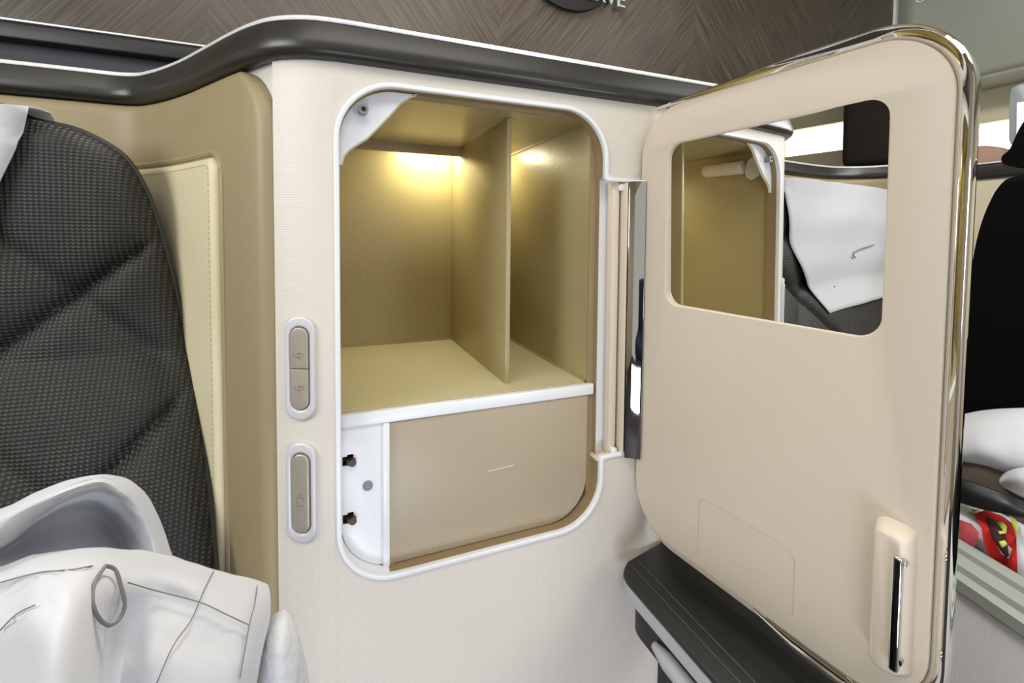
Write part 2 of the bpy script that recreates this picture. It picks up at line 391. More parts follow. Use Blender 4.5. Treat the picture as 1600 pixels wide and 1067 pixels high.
tube_bm(bm, [sc_c+Vector((0, -.0020, 0)), sc_c+Vector((0, -.0012, 0))], [.0024, .003], 16); bmobj('screw_cap', bm, M['skinny_grey'], cab)
# corner bracket top left with door stop
cbp = [(650, 148), (640, 151), (626, 160), (616, 172), (602, 187), (585, 204), (573, 216), (560, 224), (545, 234), (537, 243), (533, 257)]
pts = [onY(x, y, .462) for x, y in cbp]
a_ = [(p.x, p.z-CAMZ) for p in pts]
lpb = a_ + [(OX0+.0042, a_[-1][1])] + [(x, z) for x, z in arc(OX0+OR, OZ1-OR, OR-.0044, 180, 90)] + [(a_[0][0], OZ1-.0044)]
cb = plate('corner_bracket', [lpb], -.013, -.011, fr, M['white'], cab, bevel=.0004)
lip = tube('bracket_lip', [p+Vector((0, .002, 0)) for p in pts], .0014, M['pad'], cab, 6)
st = onY(568, 170, .452); bm = bmesh.new()
tube_bm(bm, [(st.x, .461, st.z), (st.x, .452, st.z)], .0046, 20)
tube_bm(bm, [(st.x, .452, st.z), (st.x, .4515, st.z)], .0022, 12)
ds = bmobj('door_stop', bm, [M['skinny_grey'], M['black']], cab)
for p in ds.data.polygons:
    if (p.center.y+cab.location.y) < .4519: p.material_index = 1
# tube and its bracket inside, seen in the mirror
bm = bmesh.new(); plate_bm(bm, [[(.4635, .1315), (.484, .1315), (.500, .122), (.506, .108), (.503, .094), (.494, .089), (.484, .094), (.4635, .118)]], .0105, .0130, frame((0, 0, CAMZ), (0, 1, 0), (0, 0, 1)))
tb = bmobj('tube_bracket', bm, M['white'], cab)
tube('screw', [(.0122, .487, Z(.120)), (.0150, .487, Z(.120))], .0018, M['silver'], cab, 10)
tube('screw', [(.0122, .489, Z(.100)), (.0150, .489, Z(.100))], .0018, M['silver'], cab, 10)
tube('support_tube', [(.0245, .504, Z(.1105)), (.0245, .566, Z(.1105)), (.0245, .572, Z(.1105)), (.0245, .574, Z(.1105))], [.0115, .0115, .009, .004], M['cream_smooth'], cab, 20)
# hinge parts in the notch
bm = bmesh.new()
box_bm(bm, .2955, .3150, .468, .471, Z(NZ0+.001), Z(NZ1-.001)); o = bmobj('hinge_channel', bm, M['white'], cab)
box('hinge_post', .3095, .3195, .455, .4678, Z(NZ0+.001), Z(NZ1-.004), M['cream_smooth'], cab, .002)
box('hinge_back', .3150, .352, .4605, .464, Z(NZ0+.001), Z(NZ1-.001), M['tan_dark'], cab, .0005)
box('hinge_floor', .292, .352, .452, .470, Z(NZ0-.003), Z(NZ0+.001), M['cream_smooth'], cab, .0006)
for zc, xc in ((NZ1-.010, .3195), (NZ0+.006, .3155)):
    bm = bmesh.new(); tube_bm(bm, [(xc, .462, Z(zc)), (xc, .4515, Z(zc))], .0040, 16); tube_bm(bm, [(xc, .4516, Z(zc)), (xc, .4505, Z(zc))], .002, 6)
    bmobj('hinge_pin', bm, M['silver'], cab)
box('hinge_strip', .3222, .3243, .4455, .4600, Z(NZ0+.001), Z(NZ1-.005), M['cream_smooth'], cab, .0006)
hp = Matrix.Translation((.3245, .4440, 0)) @ Matrix.Rotation(math.radians(-33), 4, 'Z')
box('hinge_plate', 0, .0185, 0, .0015, Z(NZ0-.001), Z(NZ1-.003), M['chrome'], cab, .0005, 2, hp)

# ------------------------------------------------------------------ the door
H = onY(1003, 450, .44); H.z = CAMZ
da = math.radians(7.5); ud = Vector((math.sin(da), -math.cos(da), 0)); yb = Vector((math.cos(da), math.sin(da), 0))   # yb: away from the face
def dpt(u, z, y=0): return H + ud*u + yb*y + Vector((0, 0, z))
def dpx(x, y, off=0):        # pixel to door coordinates on the plane `off` behind the face
    d = ray(x, y); o_ = H - Vector((0, 0, CAMZ)) + yb*off; t = o_.dot(yb)/d.dot(yb); q = d*t - (H-Vector((0, 0, CAMZ))); return q.dot(ud), q.z
fd = frame(H, ud, (0, 0, 1))     # local z = ud x Z = -yb (towards the face side)
DU0, DU1, DZ0, DZ1, DR = -.0045, .2690, -.3365, .1420, .052
DC = [DR, DR, .046, DR]
door = plate('door', [rrect(DU0, DZ0, DU1, DZ1, DC, 14), rrect(.0345, -.072, .2340, .1003, .016, 8)], -.0105, 0, fd, M['door_face'], cab, bevel=.0016)
tag(door, 'beige door swung open')
def dsub(o): # re-parent below the door (both hang at the cabinet's origin)
    for v in o.data.vertices: v.co += cab.location
    o.parent = door
    for v in o.data.vertices: v.co -= cab.location
    return o
shl = [(.0, NZ0+.002)] + [(-.0125, NZ0+.001)] + arc(-.0125+.056, DZ0-.0150+.056, .056, 180, 270) + [(.146, DZ0-.0150), (.152, DZ0-.006), (.156, DZ0+.004), (DU1-.035, DZ0+.006), (DU1-.035, DZ1-.03)] + [(.12, DZ1-.001), (.05, DZ1+.006)] + arc(-.0125+.058, DZ1+.0065-.058, .058, 96, 180)[1:] + [(-.0125, NZ1-.004), (.0, NZ1-.004)]
dsub(plate('door_shell', [shl], -.026, -.0108, fd, M['cream_smooth'], cab, bevel=.003))
# mirror set in the door
mc = dpt(.134, .014, .0022); ma = math.radians(7.5-1.0)
mu = Vector((math.sin(ma), -math.cos(ma), 0)); mz = Vector((-math.sin(math.radians(-.6))*mu.y*-1, math.sin(math.radians(-.6))*mu.x*-1, 1))
mn = mu.cross(Vector((0, 0, 1)))            # towards the viewer
mz = (Vector((0, 0, 1)) + mn*math.tan(math.radians(.6))).normalized()
mz = (Vector((0, 0, 1)) + mn*math.tan(math.radians(0.7))).normalized()
fm = frame(mc, mu, mz)
dsub(plate('mirror', [rrect(-.1005, -.088, .1005, .088, .014, 8)], -.003, 0, fm, M['mirror'], cab))
# chrome trim: open sweep around the top, the near side and the bottom
def door_outline(off, n=16):
    r = .046+off; L = []
    for i in range(13): L.append((.012+(DU1-.046-.012)*i/12, DZ1+off, (0, 1)))
    for i in range(1, n): a = PI/2-PI/2*i/n; L.append((DU1-.046+r*math.cos(a), DZ1-.046+r*math.sin(a), (math.cos(a), math.sin(a))))
    for i in range(13): L.append((DU1+off, DZ1-.046+(DZ0+DR-DZ1+.046)*i/12, (1, 0)))
    for i in range(1, n): a = -PI/2*i/n; L.append((DU1-DR+(DR+off)*math.cos(a), DZ0+DR+(DR+off)*math.sin(a), (math.cos(a), math.sin(a))))
    for i in range(11): L.append((DU1-DR-(DU1-DR-.145)*i/10, DZ0-off, (0, -1)))
    return L
bm = bmesh.new(); path = []
base = door_outline(0)
prof = [(.0002, .0030), (.0015, .0012), (.0036, -.0006), (.0060, -.0022), (.0078, -.0028), (.0092, -.0022), (.0100, -.0006), (.0103, .003), (.0098, .0085), (.0080, .0125), (.0002, .0128)]
P = []
for i, (u, z, nn) in enumerate(base):
    k = min(1, .25+.75*i/9) if i < 9 else 1
    j = len(base)-1-i; k = min(k, .25+.75*j/5) if j < 5 else k
    P.append([dpt(u+nn[0]*a*k, z+nn[1]*a*k, b if b > .02 else b*k) for a, b in prof])
grid_bm(bm, P); dsub(bmobj('chrome_trim', bm, M['chrome'], cab))
# faint engraved outline low on the door
eng = [(.0850, -.3255)] + [(x, z) for x, z in arc(.0945, -.2715, .0095, 180, 90, 6)] + arc(.1690, -.2735, .0115, 90, 0, 6) + [(.1802, -.318)]
dsub(tube('engraved_line', [dpt(u, z, -.0001) for u, z in eng], .00032, M['groove'], cab, 6))
# handle: cream housing with a chrome pull bar
o15 = -.013
hx = [dpx(1388, 832, o15), dpx(1412, 846, o15)]
hs = bmesh.new()
pa, pb, pc = dpx(1364, 850, -.013), dpx(1411, 850, -.013), dpx(1388, 832, -.013)
u0, u1 = pa[0], pb[0]; z1, z0 = pc[1], dpx(1378, 1046, -.013)[1]
Lh = rrect(u0, z0, u1, z1, .006, 6)
levels = [(0.0, .0045), (-.004, .0035), (-.009, .0012), (-.0125, .0002), (-.0140, -.0016)]
rings = []
for y, g in levels:
    rings.append([dpt((u0+u1)/2+(u-(u0+u1)/2)*(1+g/.0105), (z0+z1)/2+(z-(z0+z1)/2)*(1+g/.05), y) for u, z in Lh])
VV = [[hs.verts.new(p) for p in r] for r in rings]
for i in range(len(VV)-1):
    for k in range(len(Lh)): hs.faces.new((VV[i][k], VV[i][(k+1) % len(Lh)], VV[i+1][(k+1) % len(Lh)], VV[i+1][k]))
hs.faces.new(VV[-1])
dsub(bmobj('handle_housing', hs, M['door_face'], cab))
bm = bmesh.new()
tp = dpx(1403, 870, -.019); bt = dpx(1395, 1048, -.019)
fh = frame(H, ud, (0, 0, 1))
plate_bm(bm, [rrect(tp[0]-.0028, bt[1], tp[0]+.0028, tp[1], .002, 4)], .0150, .0205, fh, .0012)
for zc in (tp[1]-.005, bt[1]+.006): tube_bm(bm, [dpt(tp[0]+.001, zc, -.016), dpt(tp[0]+.001, zc, -.012)], .0028, 12)
dsub(bmobj('pull_bar', bm, M['chrome'], cab))

# ================================================================== CONTROL SWITCHES
def switch(zc0, zc1, two, label, icons):
    s = s_of_x(-.0200); p, q = plan_at(s); tng = Vector((-q.y, q.x, 0)); zc = (zc0+zc1)/2
    t = empty('seat_control_switch', p+Vector((0, 0, Z(zc)))); tag(t, label, 'switch', 'seat control switches on the cream panel')
    f2 = frame(p+Vector((0, 0, Z(zc))), tng, (0, 0, 1)); h = (zc1-zc0)/2; w = .0140
    def shape(w_, h_): return rrect(-w_, -h_, w_, h_, w_*.98, 14)
    plate('bezel', [shape(w, h), shape(w-.0052, h-.0095)], -.002, .0032, f2, M['bezel'], t, bevel=.0022, bres=4)
    plate('button_well', [shape(w-.004, h-.008)], -.003, -.0015, f2, M['black'], t)
    bw, bh = w-.0059, h-.0102
    if two:
        full = shape(bw, bh); n = len(full)
        lo = [(x, y) for x, y in full if y < -.001]; hi = [(x, y) for x, y in full if y > .001]
        lo = sorted(lo, key=lambda q_: math.atan2(q_[1], q_[0])); lo = [(-bw, -.0003)] + lo + [(bw, -.0003)]
        hi = sorted(hi, key=lambda q_: math.atan2(q_[1], q_[0])); hi = [(bw, .0003)] + hi + [(-bw, .0003)]
        bts = [plate('button', [hi], -.0015, .0042, f2, M['button'], t, bevel=.0010, bres=3), plate('button', [lo], -.0015, .0036, f2, M['button'], t, bevel=.0010, bres=3)]
    else:
        bts = [plate('button', [shape(bw, bh)], -.0015, .0042, f2, M['button'], t, bevel=.0014, bres=3)]
    for bt_, (iz, kind) in zip(bts, icons):
        bm = bmesh.new()
        L = lambda pts: tube_bm(bm, [f2 @ Vector((x, y+iz, .0041 if kind != 'b' else .0035)) for x, y in pts], .00032, 5)
        if kind in 'ab':
            L([(-.0052, .0022), (-.0035, -.0010), (.0005, -.0016), (.0012, -.0040)])
            L([(-.0012, .0020), (.0030, .0028), (.0042, .0008), (.0034, -.0010), (-.0002, -.0012), (-.0012, .0020)])
            L([(.0002, .0012), (.0026, .0012)])
        else:
            L([(-.0022, .0035), (-.0028, -.0022), (-.0012, -.0050), (.0022, -.0046), (.0028, .0030), (-.0002, .0036), (-.0022, .0035)])
            L([(-.0002, .0036), (-.0002, .0056), (.0016, .0056)])
        o = bmobj('icon', bm, M['icon'], t); o.parent = bt_
    return t
switch(-.1685, -.0730, True, 'upper switch on the cream panel, silver oval surround with two seat buttons', [(.012, 'a'), (-.018, 'b')])
switch(-.2830, -.1890, False, 'lower switch on the cream panel, silver oval surround with one long button', [(-.006, 'c')])

# ================================================================== TAN SEAT SHELL (curved behind the seat)
def bent_pad(bm, s0, s1, z0, z1, n0, th, edge, cor, ns=70, nz=60, tilt=0):
    """rounded slab wrapped on the plan line"""
    def tt(n): return [.5-.5*math.cos(PI*i/n) for i in range(n+1)]
    rows = []
    for v in tt(nz):
        z = z0+(z1-z0)*v; dz = min(z-z0, z1-z); ins = 0
        if dz < cor: ins = cor - math.sqrt(max(0, cor*cor-(cor-dz)**2))
        row = []
        a, b = s0+ins, s1-ins
        for u in tt(ns):
            s = a+(b-a)*u; d = min(s-a, b-s, dz) if dz > 0 else 0; k = min(1, max(0, d)/edge)
            row.append(bent(s, z+tilt*(s1-s), n0+th*math.sqrt(max(0, 1-(1-k)**2))))
        rows.append(row)
    grid_bm(bm, rows)
shell = empty('seat_shell', (-.3, .68, 0)); tag(shell, 'tan leather covered shell wrapping round behind the seat under the dark rail', 'seat shell')
bm = bmesh.new(); bent_pad(bm, .1, SS, -.95, .1540, -.004, .012, .012, .056, ns=150, nz=90); bmobj('shell_panel', bm, M['tan'], shell)
sp0 = s_of_px(361, 500)
bm = bmesh.new(); bent_pad(bm, 1.12, sp0, -.90, .076, .005, .010, .007, .016, ns=110, nz=80); pad = bmobj('leather_pad', bm, M['pad'], shell); tag(pad, 'pale cream stitched leather pad')
# tan bead around the pad and the stitching
def pad_line(off, n, r, name, mt, dash=False):
    pts = []
    zt = .076-off; st_ = sp0-off; c_ = max(.016-off, .003)
    s = 1.14
    while s < st_-c_: pts.append(bent(s, zt, n)); s += .004
    for i in range(8): a = PI/2-PI/2*i/7; pts.append(bent(st_-c_+c_*math.cos(a), zt-c_+c_*math.sin(a), n))
    z = zt-c_
    while z > -.85: z -= .006; pts.append(bent(st_, z, n))
    if not dash:
        o = tube(name, pts, r, mt, shell, 8)
    else:
        bm = bmesh.new()
        L = 0; dense = []
        for a, b in zip(pts, pts[1:]):
            k = max(1, int((b-a).length/.0012))
            dense += [a.lerp(b, i/k) for i in range(k)]
        for i in range(0, len(dense)-3, 4): tube_bm(bm, [dense[i], dense[i+2]], r, 5)
        o = bmobj(name, bm, mt, shell)
    return o
pad_line(-.0045, .0072, .0036, 'bead', M['tan'])
o = pad_line(.0085, .0152, .00035, 'stitching', M['thread'], True)
o.parent = pad

# ================================================================== RAIL
railo = empty('partition_rail', (0, .45, Z(.17))); tag(railo, 'dark glossy rail with silver top edge curving along the top of cabinet and seat shell', 'rail')
bm = bmesh.new()
prof = [(-.02, .1560), (.000, .1545), (.006, .1552), (.0105, .1585), (.0120, .1630), (.0110, .1700), (.0080, .1800), (.0060, .1860), (-.02, .1860)]
path = []
s = 0
while s < SL[-1]:
    p, q = plan_at(s); path.append((p+Vector((0, 0, CAMZ)), q, Vector((0, 0, 1)))); s += .008
sweep_bm(bm, path, prof); bmobj('rail_body', bm, M['rail'], railo)
bm = bmesh.new()
sweep_bm(bm, path, [(-.02, .1862), (.0068, .1862), (.0072, .1872), (.0062, .1896), (.0042, .1912), (-.02, .1915)]); bmobj('silver_edge', bm, M['silver'], railo)

# rear partition seen over the low part of the rail
rp = empty('rear_partition', (-.2, .86, 0)); tag(rp, 'dark blue grey partition behind the seat with a black rail and thin silver top edge', 'partition')
zt = .8625/.8*.268
box('partition_panel', -.62, .30, .868, .89, 0.4, Z(.27), M['blue_grey'], rp, .002)
bm = bmesh.new(); box_bm(bm, -.63, .31, .8500, .895, Z(.262), Z(.2865), .004, 3); bmobj('rail_body', bm, M['rail_black'], rp)
box('silver_edge', -.63, .31, .8495, .895, Z(.2866), Z(.2895), M['silver'], rp, .001)

# ================================================================== SEAT
seat = empty('airline_seat', (-.36, .5, 0)); tag(seat, 'dark grey mesh airline seat back with quilted seams left of the cabinet', 'seat')
def seatY(z): return .600 + .02*(z-.1) - (.42*max(0, -.12-z)-.0)
edge_px = [(2, 165), (30, 176), (55, 188), (110, 200), (150, 216), (195, 245), (225, 290), (245, 340), (270, 430), (290, 520), (305, 600), (320, 700), (330, 800), (338, 890), (345, 1000), (350, 1100)]
edge = []
for x, y in cr(edge_px, 6):
    z = .1
    for _ in range(30): q_ = onY(x, y, seatY(z)); z = .5*z+.5*(q_.z-CAMZ)
    edge.append((q_.x, z))
XC = -.57
edge = [(XC, edge[0][1]-.001), (XC+.12, edge[0][1]-.001), (XC+.2, edge[0][1]-.001)] + edge
def edge_x(z):
    for (xa, za), (xb, zb) in zip(edge, edge[1:]):
        if min(za, zb) <= z <= max(za, zb) and abs(za-zb) > 1e-6: return xa+(xb-xa)*(z-za)/(zb-za)
    return edge[-1][0] if z < edge[-1][1] else XC+.01
ztop = edge[0][1]-.0005; zbot = edge[-1][1]-.12
def _q(a, b):
    p, q_ = onY(a[0], a[1], .557), onY(b[0], b[1], .557); return (p.x, p.z-CAMZ, q_.x, q_.z-CAMZ)
QL = [(_q((0, 540), (240, 365)), .0045, .014), (_q((165, 742), (290, 612)), .0045, .014), (_q((0, 395), (150, 500)), .010, .008), (_q((0, 700), (110, 760)), .010, .008), (_q((150, 250), (300, 600)), .02, .0)]
def quilt(x, z):
    g = 0; xx = XC+abs(x-XC)
    for (xa, za, xb, zb), ww, dp in QL:
        d = abs((xb-xa)*(z-za)-(zb-za)*(xx-xa))/math.hypot(xb-xa, zb-za)
        g += dp*(.55*math.exp(-(d/ww)**2)+.45*math.exp(-(d/(ww*3.2))**2))
    return g
bm = bmesh.new(); rows = []
NU = 150; NZ_ = 190
for i in range(NZ_+1):
    v = i/NZ_; v = v if v > .0 else 0; z = ztop+(zbot-ztop)*(v**1.15); hr_ = edge_x(z)-XC; row = []
    for j in range(NU+1):
        u = -math.cos(PI*j/NU); hx_ = hr_ if u > 0 else hr_*.8; x = XC+hx_*u; de = min(hx_*(1-abs(u)), abs(z-ztop)+.002)
        b = .030*math.sqrt(max(0, 1-(1-min(1, de/.045))**2))
        fade = min(1, de/.02)
        row.append(Vector((x, seatY(z)-b+quilt(x, z)*fade, Z(z))))
    rows.append(row)
grid_bm(bm, rows); 
backrest = bmobj('backrest', bm, M['seat'], seat)
# side wall and back of the cushion
bm = bmesh.new()
Lr = [(XC-(e[0]-XC)*.8, e[1]) for e in edge[::-1]] + [e for e in edge[1:]]
front = [Vector((x, seatY(z)+.001, Z(z))) for x, z in Lr]; mid = [Vector((XC+(x-XC)*.965, seatY(z)+.035, Z(z-.004))) for x, z in Lr]; bk = [Vector((XC+(x-XC)*.88, seatY(z)+.06, Z(z-.02))) for x, z in Lr]
bk = [Vector((p.x, min(p.y, .683), p.z)) for p in bk]; mid = [Vector((p.x, min(p.y, .675), p.z)) for p in mid]
V = grid_bm(bm, [front, mid, bk]); cen = bm.verts.new((XC, .66, Z(-.3)))
bm.faces.new(V[2]+[cen]) if False else [bm.faces.new((V[2][i], V[2][i+1], cen)) for i in range(len(V[2])-1)]
bmobj('backrest_side', bm, M['seat_edge'], seat)
tube('piping', [Vector((x, seatY(z)-.001, Z(z))) for x, z in Lr], .0028, M['seat_edge'], seat, 8)
# seat cushion and base below
box('seat_cushion', XC-.26, XC+.26, -.12, .44, Z(-.62), Z(-.50), M['seat'], seat, .03, 4)
box('seat_base', XC-.22, XC+.22, -.08, .42, 0.0, Z(-.621), M['rail_black'], seat, .01)

# headrest cover
def cover_edge(z):     # right edge, traced down the seat front
    tb_ = [(.125, -.247), (.107, -.251), (.078, -.258), (.046, -.270), (-.02, -.289), (-.09, -.338), (-.185, -.415)]
    for (za, xa), (zb, xb) in zip(tb_, tb_[1:]):
        if zb <= z <= za: return xa+(xb-xa)*(z-za)/(zb-za)
    return tb_[0][1] if z > .125 else tb_[-1][1]
rows = []
prof_c = [(ztop-.035, .614), (ztop-.006, .612), (ztop+.003, .600), (ztop+.002, .580)]
for z, y in prof_c:
    xr = cover_edge(.12); rows.append([Vector((-.91+(xr+.91)*j/40, y-.002*math.sin(j*.7), Z(z+(-.0 if abs(-1+2*j/40) < .8 else -.004)))) for j in range(41)])
zz = ztop-.004
while zz > -.187:
    xr = cover_edge(zz); row = []
    for j in range(41):
        u = -1+2*j/40; x = -.91+(xr+.91)*j/40
        sag = .012*(1-min(1, (zz+.19)/.3))*abs(u)
        row.append(Vector((x, seatY(zz)-.036-.003*math.sin(u*5+zz*30)-.002*math.sin(zz*60)+(.004 if abs(u) > .9 and zz > .09 else 0), Z(zz-sag*.5*(1 if u > 0 else 1)))))
    rows.append(row); zz -= .008
bm = bmesh.new(); grid_bm(bm, rows); cov = bmobj('headrest_cover', bm, M['sheet']); md = cov.modifiers.new('solid', 'SOLIDIFY'); md.thickness = .0012
tag(cov, 'white cotton headrest cover hanging over the top of the mesh seat', 'headrest cover')
bm = bmesh.new(); zq = .0
tube_bm(bm, [Vector((-.75, seatY(zq)-.0405, Z(-.040))), Vector((-.66, seatY(zq)-.0405, Z(-.048))), Vector((-.62, seatY(zq)-.0405, Z(-.055))), Vector((-.61, seatY(zq)-.0405, Z(-.064))), Vector((-.625, seatY(zq)-.0405, Z(-.070)))], .0018, 6)
o = bmobj('woven_mark', bm, M['skinny_grey']); o.parent = cov

# ================================================================== DUVET
def sheet(rows_px, n=8, wr=0.0):
    """control rows of (pixel x, pixel y, distance along Y) made into a smooth real surface"""
    R = [cr(r, n) for r in rows_px]
    K = len(R[0]); cols = [cr([R[i][j] for i in range(len(R))], n) for j in range(K)]
    out = []
    for i in range(len(cols[0])):
        out.append([onY(cols[j][i][0], cols[j][i][1], cols[j][i][2]) for j in range(K)])
    return out
duv = bmesh.new()
# back flap with its curled border
flap = sheet([
    [(-90, 815, .36), (0, 795, .345), (60, 768, .34), (125, 744, .335), (175, 738, .335), (215, 752, .34), (243, 790, .345), (262, 840, .345), (275, 885, .335)],
    [(-90, 850, .325), (0, 812, .315), (60, 784, .315), (118, 762, .315), (160, 754, .32), (192, 770, .325), (217, 800, .33), (235, 845, .33), (245, 890, .32)],
    [(-90, 878, .33), (0, 852, .325), (55, 812, .33), (105, 782, .34), (148, 770, .35), (180, 785, .355), (203, 812, .355), (220, 850, .35), (228, 895, .34)],
    [(-90, 890, .345), (0, 862, .355), (50, 830, .365), (95, 810, .37), (140, 808, .375), (170, 822, .375), (190, 845, .37), (205, 872, .36), (212, 905, .345)],
    [(-90, 930, .33), (0, 905, .33), (50, 900, .33), (95, 895, .33), (140, 895, .33), (170, 900, .33), (190, 905, .33), (205, 912, .33), (215, 925, .33)],
])
grid_bm(duv, flap)
front_f = sheet([
    [(-90, 905, .33), (0, 884, .325), (60, 864, .315), (140, 857, .31), (200, 860, .305), (262, 868, .305), (335, 889, .305), (395, 906, .305), (419, 914, .310)],
    [(-90, 930, .30), (0, 905, .295), (60, 886, .285), (140, 880, .27), (200, 884, .275), (262, 900, .28), (330, 918, .283), (392, 936, .29), (423, 932, .302)],
    [(-90, 960, .30), (0, 930, .29), (60, 905, .265), (130, 905, .245), (205, 915, .263), (262, 935, .275), (325, 955, .272), (388, 970, .278), (422, 968, .296)],
    [(-90, 1000, .285), (0, 965, .26), (60, 940, .238), (120, 950, .225), (190, 990, .262), (245, 985, .262), (310, 1000, .262), (380, 1010, .268), (412, 1010, .288)],
    [(-90, 1060, .27), (0, 1020, .235), (60, 1000, .215), (120, 1020, .215), (175, 1050, .255), (235, 1050, .25), (295, 1060, .25), (368, 1065, .258), (402, 1065, .28)],
    [(-90, 1180, .25), (0, 1160, .215), (60, 1150, .20), (120, 1160, .205), (168, 1170, .245), (225, 1170, .24), (280, 1180, .24), (350, 1185, .25), (385, 1180, .275)],
])
grid_bm(duv, front_f)
for v in duv.verts:
    q_ = v.co; w_ = .5+.5*noise.noise(q_*7)
    v.co += Vector((0, 1, 0))*(.009*noise.noise(q_*19)*w_+.0045*noise.noise(Vector((q_.x*60, q_.y*20, q_.z*28)))*w_+.0010*noise.noise(q_*120))
duvet = bmobj('duvet', duv, M['sheet']); md = duvet.modifiers.new('solid', 'SOLIDIFY'); md.thickness = .004; md.offset = -1
tag(duvet, 'crumpled white cotton duvet lying against the mesh seat at lower left', 'duvet')
def fr_at(x, y, lift=.0038):     # point on the front fold nearest to a pixel
    best = None
    for row in front_f:
        for p in row:
            d = p-Vector((0, 0, CAMZ)); zz_ = d.dot(fw); px = CXP+F*d.dot(rt)/zz_; py = CYP-F*d.dot(up)/zz_; e = (px-x)**2+(py-y)**2
            if best is None or e < best[0]: best = (e, p)
    d = ray(x, y); return d*((best[1].y-lift)/d.y)+Vector((0, 0, CAMZ))
def fr_line(pts, closed, lift):
    ys = [fr_at(x, y, 0).y for x, y in pts]; n = len(ys); K = 5
    for _ in range(2):
        ys = [sum(ys[(i+k) % n] if closed else ys[max(0, min(n-1, i+k))] for k in range(-K, K+1))/(2*K+1) for i in range(n)]
    return [onY(x, y, yy-lift) for (x, y), yy in zip(pts, ys)]
bm = bmesh.new()
for ln in ([(334, 892), (322, 915), (312, 938), (298, 970), (270, 1010), (245, 1067)], [(0, 910), (45, 898), (70, 893), (110, 890), (145, 884)], [(200, 910), (240, 922), (310, 940), (350, 958), (388, 976)],
           [(402, 915), (398, 945), (390, 975), (375, 1060)], [(0, 985), (25, 960), (55, 945)]):
    tube_bm(bm, [fr_at(*p) for p in cr(ln, 5)], .00030, 5)
o = bmobj('seam', bm, M['seam']); o.parent = duvet
bm = bmesh.new()
ov = [(165+0, 884), (180, 890), (189, 915), (195, 945), (186, 968), (170, 977), (155, 966), (145, 942), (148, 910)]
tube_bm(bm, fr_line(cr(ov+[ov[0]], 5)[:-1], True, .0055), .0008, 6, closed=True)
o = bmobj('buttonhole', bm, M['seam']); o.parent = duvet
# quilted blanket corner right of the duvet
qb = sheet([
    [(412, 985, .315), (425, 962, .312), (445, 952, .310), (458, 966, .312), (464, 985, .318)],
    [(405, 1010, .300), (422, 985, .296), (443, 975, .294), (462, 985, .300), (472, 1010, .310)],
    [(398, 1060, .290), (418, 1040, .282), (440, 1030, .280), (463, 1035, .288), (482, 1060, .303)],
    [(390, 1180, .285), (412, 1170, .275), (438, 1160, .272), (466, 1165, .280), (495, 1180, .297)]])
bm = bmesh.new(); grid_bm(bm, qb); q = bmobj('quilted_blanket', bm, M['sheet_quilt']); md = q.modifiers.new('solid', 'SOLIDIFY'); md.thickness = .004
tag(q, 'white quilted blanket corner poking out right of the duvet against the cream panel', 'blanket')

# ================================================================== BLACK CONSOLE under the door
con = empty('side_console', (.40, .2, 0)); tag(con, 'black leather topped console with grey side trim running below the open door', 'console')
CZ = -.373
# outline in plan: left edge x=.303, far end trimmed against the cabinet front
bm = bmesh.new()
fp = frame((0, 0, Z(CZ)), (1, 0, 0), (0, 1, 0))
out = [(.303, -.30), (.303, .400), (.3035, .409), (.306, .4165), (.311, .4225), (.322, .4312), (.380, .4445), (.425, .4445), (.425, -.30)]
plate_bm(bm, [out], -.006, 0, fp, .0025, 3); bmobj('leather_top', bm, M['console'], con)
plate('side_trim', [[(x+(.0012 if x < .34 else -.001), y) for x, y in out]], -.022, -.0065, fp, M['con_trim'], con, bevel=.0015)
plate('console_body', [[(x+(.008 if x < .34 else -.004), y-(.012 if y > 0 else 0)) for x, y in out]], -.058, -.0225, fp, M['rail_black'], con, bevel=.002)
box('pedestal', .318, .346, -.25, .10, .0, Z(CZ-.0585), M['rail_black'], con, .003)
for xs in (.3215, .3335): tube('stitching', [(xs, -.29, Z(CZ)+.0001), (xs, .424, Z(CZ)+.0001)], .0006, M['con_seam'], con, 6)
tube('lower_rail', [(.308, -.29, Z(CZ-.040)), (.308, .345, Z(CZ-.040)), (.308, .365, Z(CZ-.040))], [.0085, .0085, .004], M['con_trim'], con, 14)

# ================================================================== NEIGHBOURING SEAT AREA at the right
part = empty('side_partition', (.86, .2, 0)); tag(part, 'low white textured side wall with grey green padded ledge at lower right', 'partition')
def YD(x, y, X): return onX(x, y, X)
g0 = Vector((math.sin(math.radians(15)), math.cos(math.radians(15)), 0))      # the ledge runs 15 degrees off the cabinet depth
go = Vector((g0.y, -g0.x, 0))
L0 = onX(1545, 905, .80); L0.z = 0
def gl(s, n, z): return L0+g0*s+go*n+Vector((0, 0, Z(z)))
bm = bmesh.new()
prof = [(.03, -.60+.0), (.0, -.60), (.0, -.470)]
def gsweep(bm, prof, s0=-.8, s1=.8): grid_bm(bm, [[gl(s_, n_, z_) for n_, z_ in prof] for s_ in (s0, s1)])
gsweep(bm, [(.04, -.98), (.0, -.98), (.0, -.482), (.04, -.482)]); wv = bmobj('wall_panel', bm, weave('white_textured_panel', rgb(244, 244, 246), .0026, .4, .5, axes=(1, 2)), part)
bm = bmesh.new(); gsweep(bm, [(-.002, -.484), (-.006, -.480), (-.006, -.464), (.002, -.458), (.004, -.450), (.012, -.446), (.020, -.444), (.022, -.437), (.030, -.434), (.042, -.436), (.042, -.484), (-.002, -.484)])
bmobj('ledge_cap', bm, M['armrest'], part)
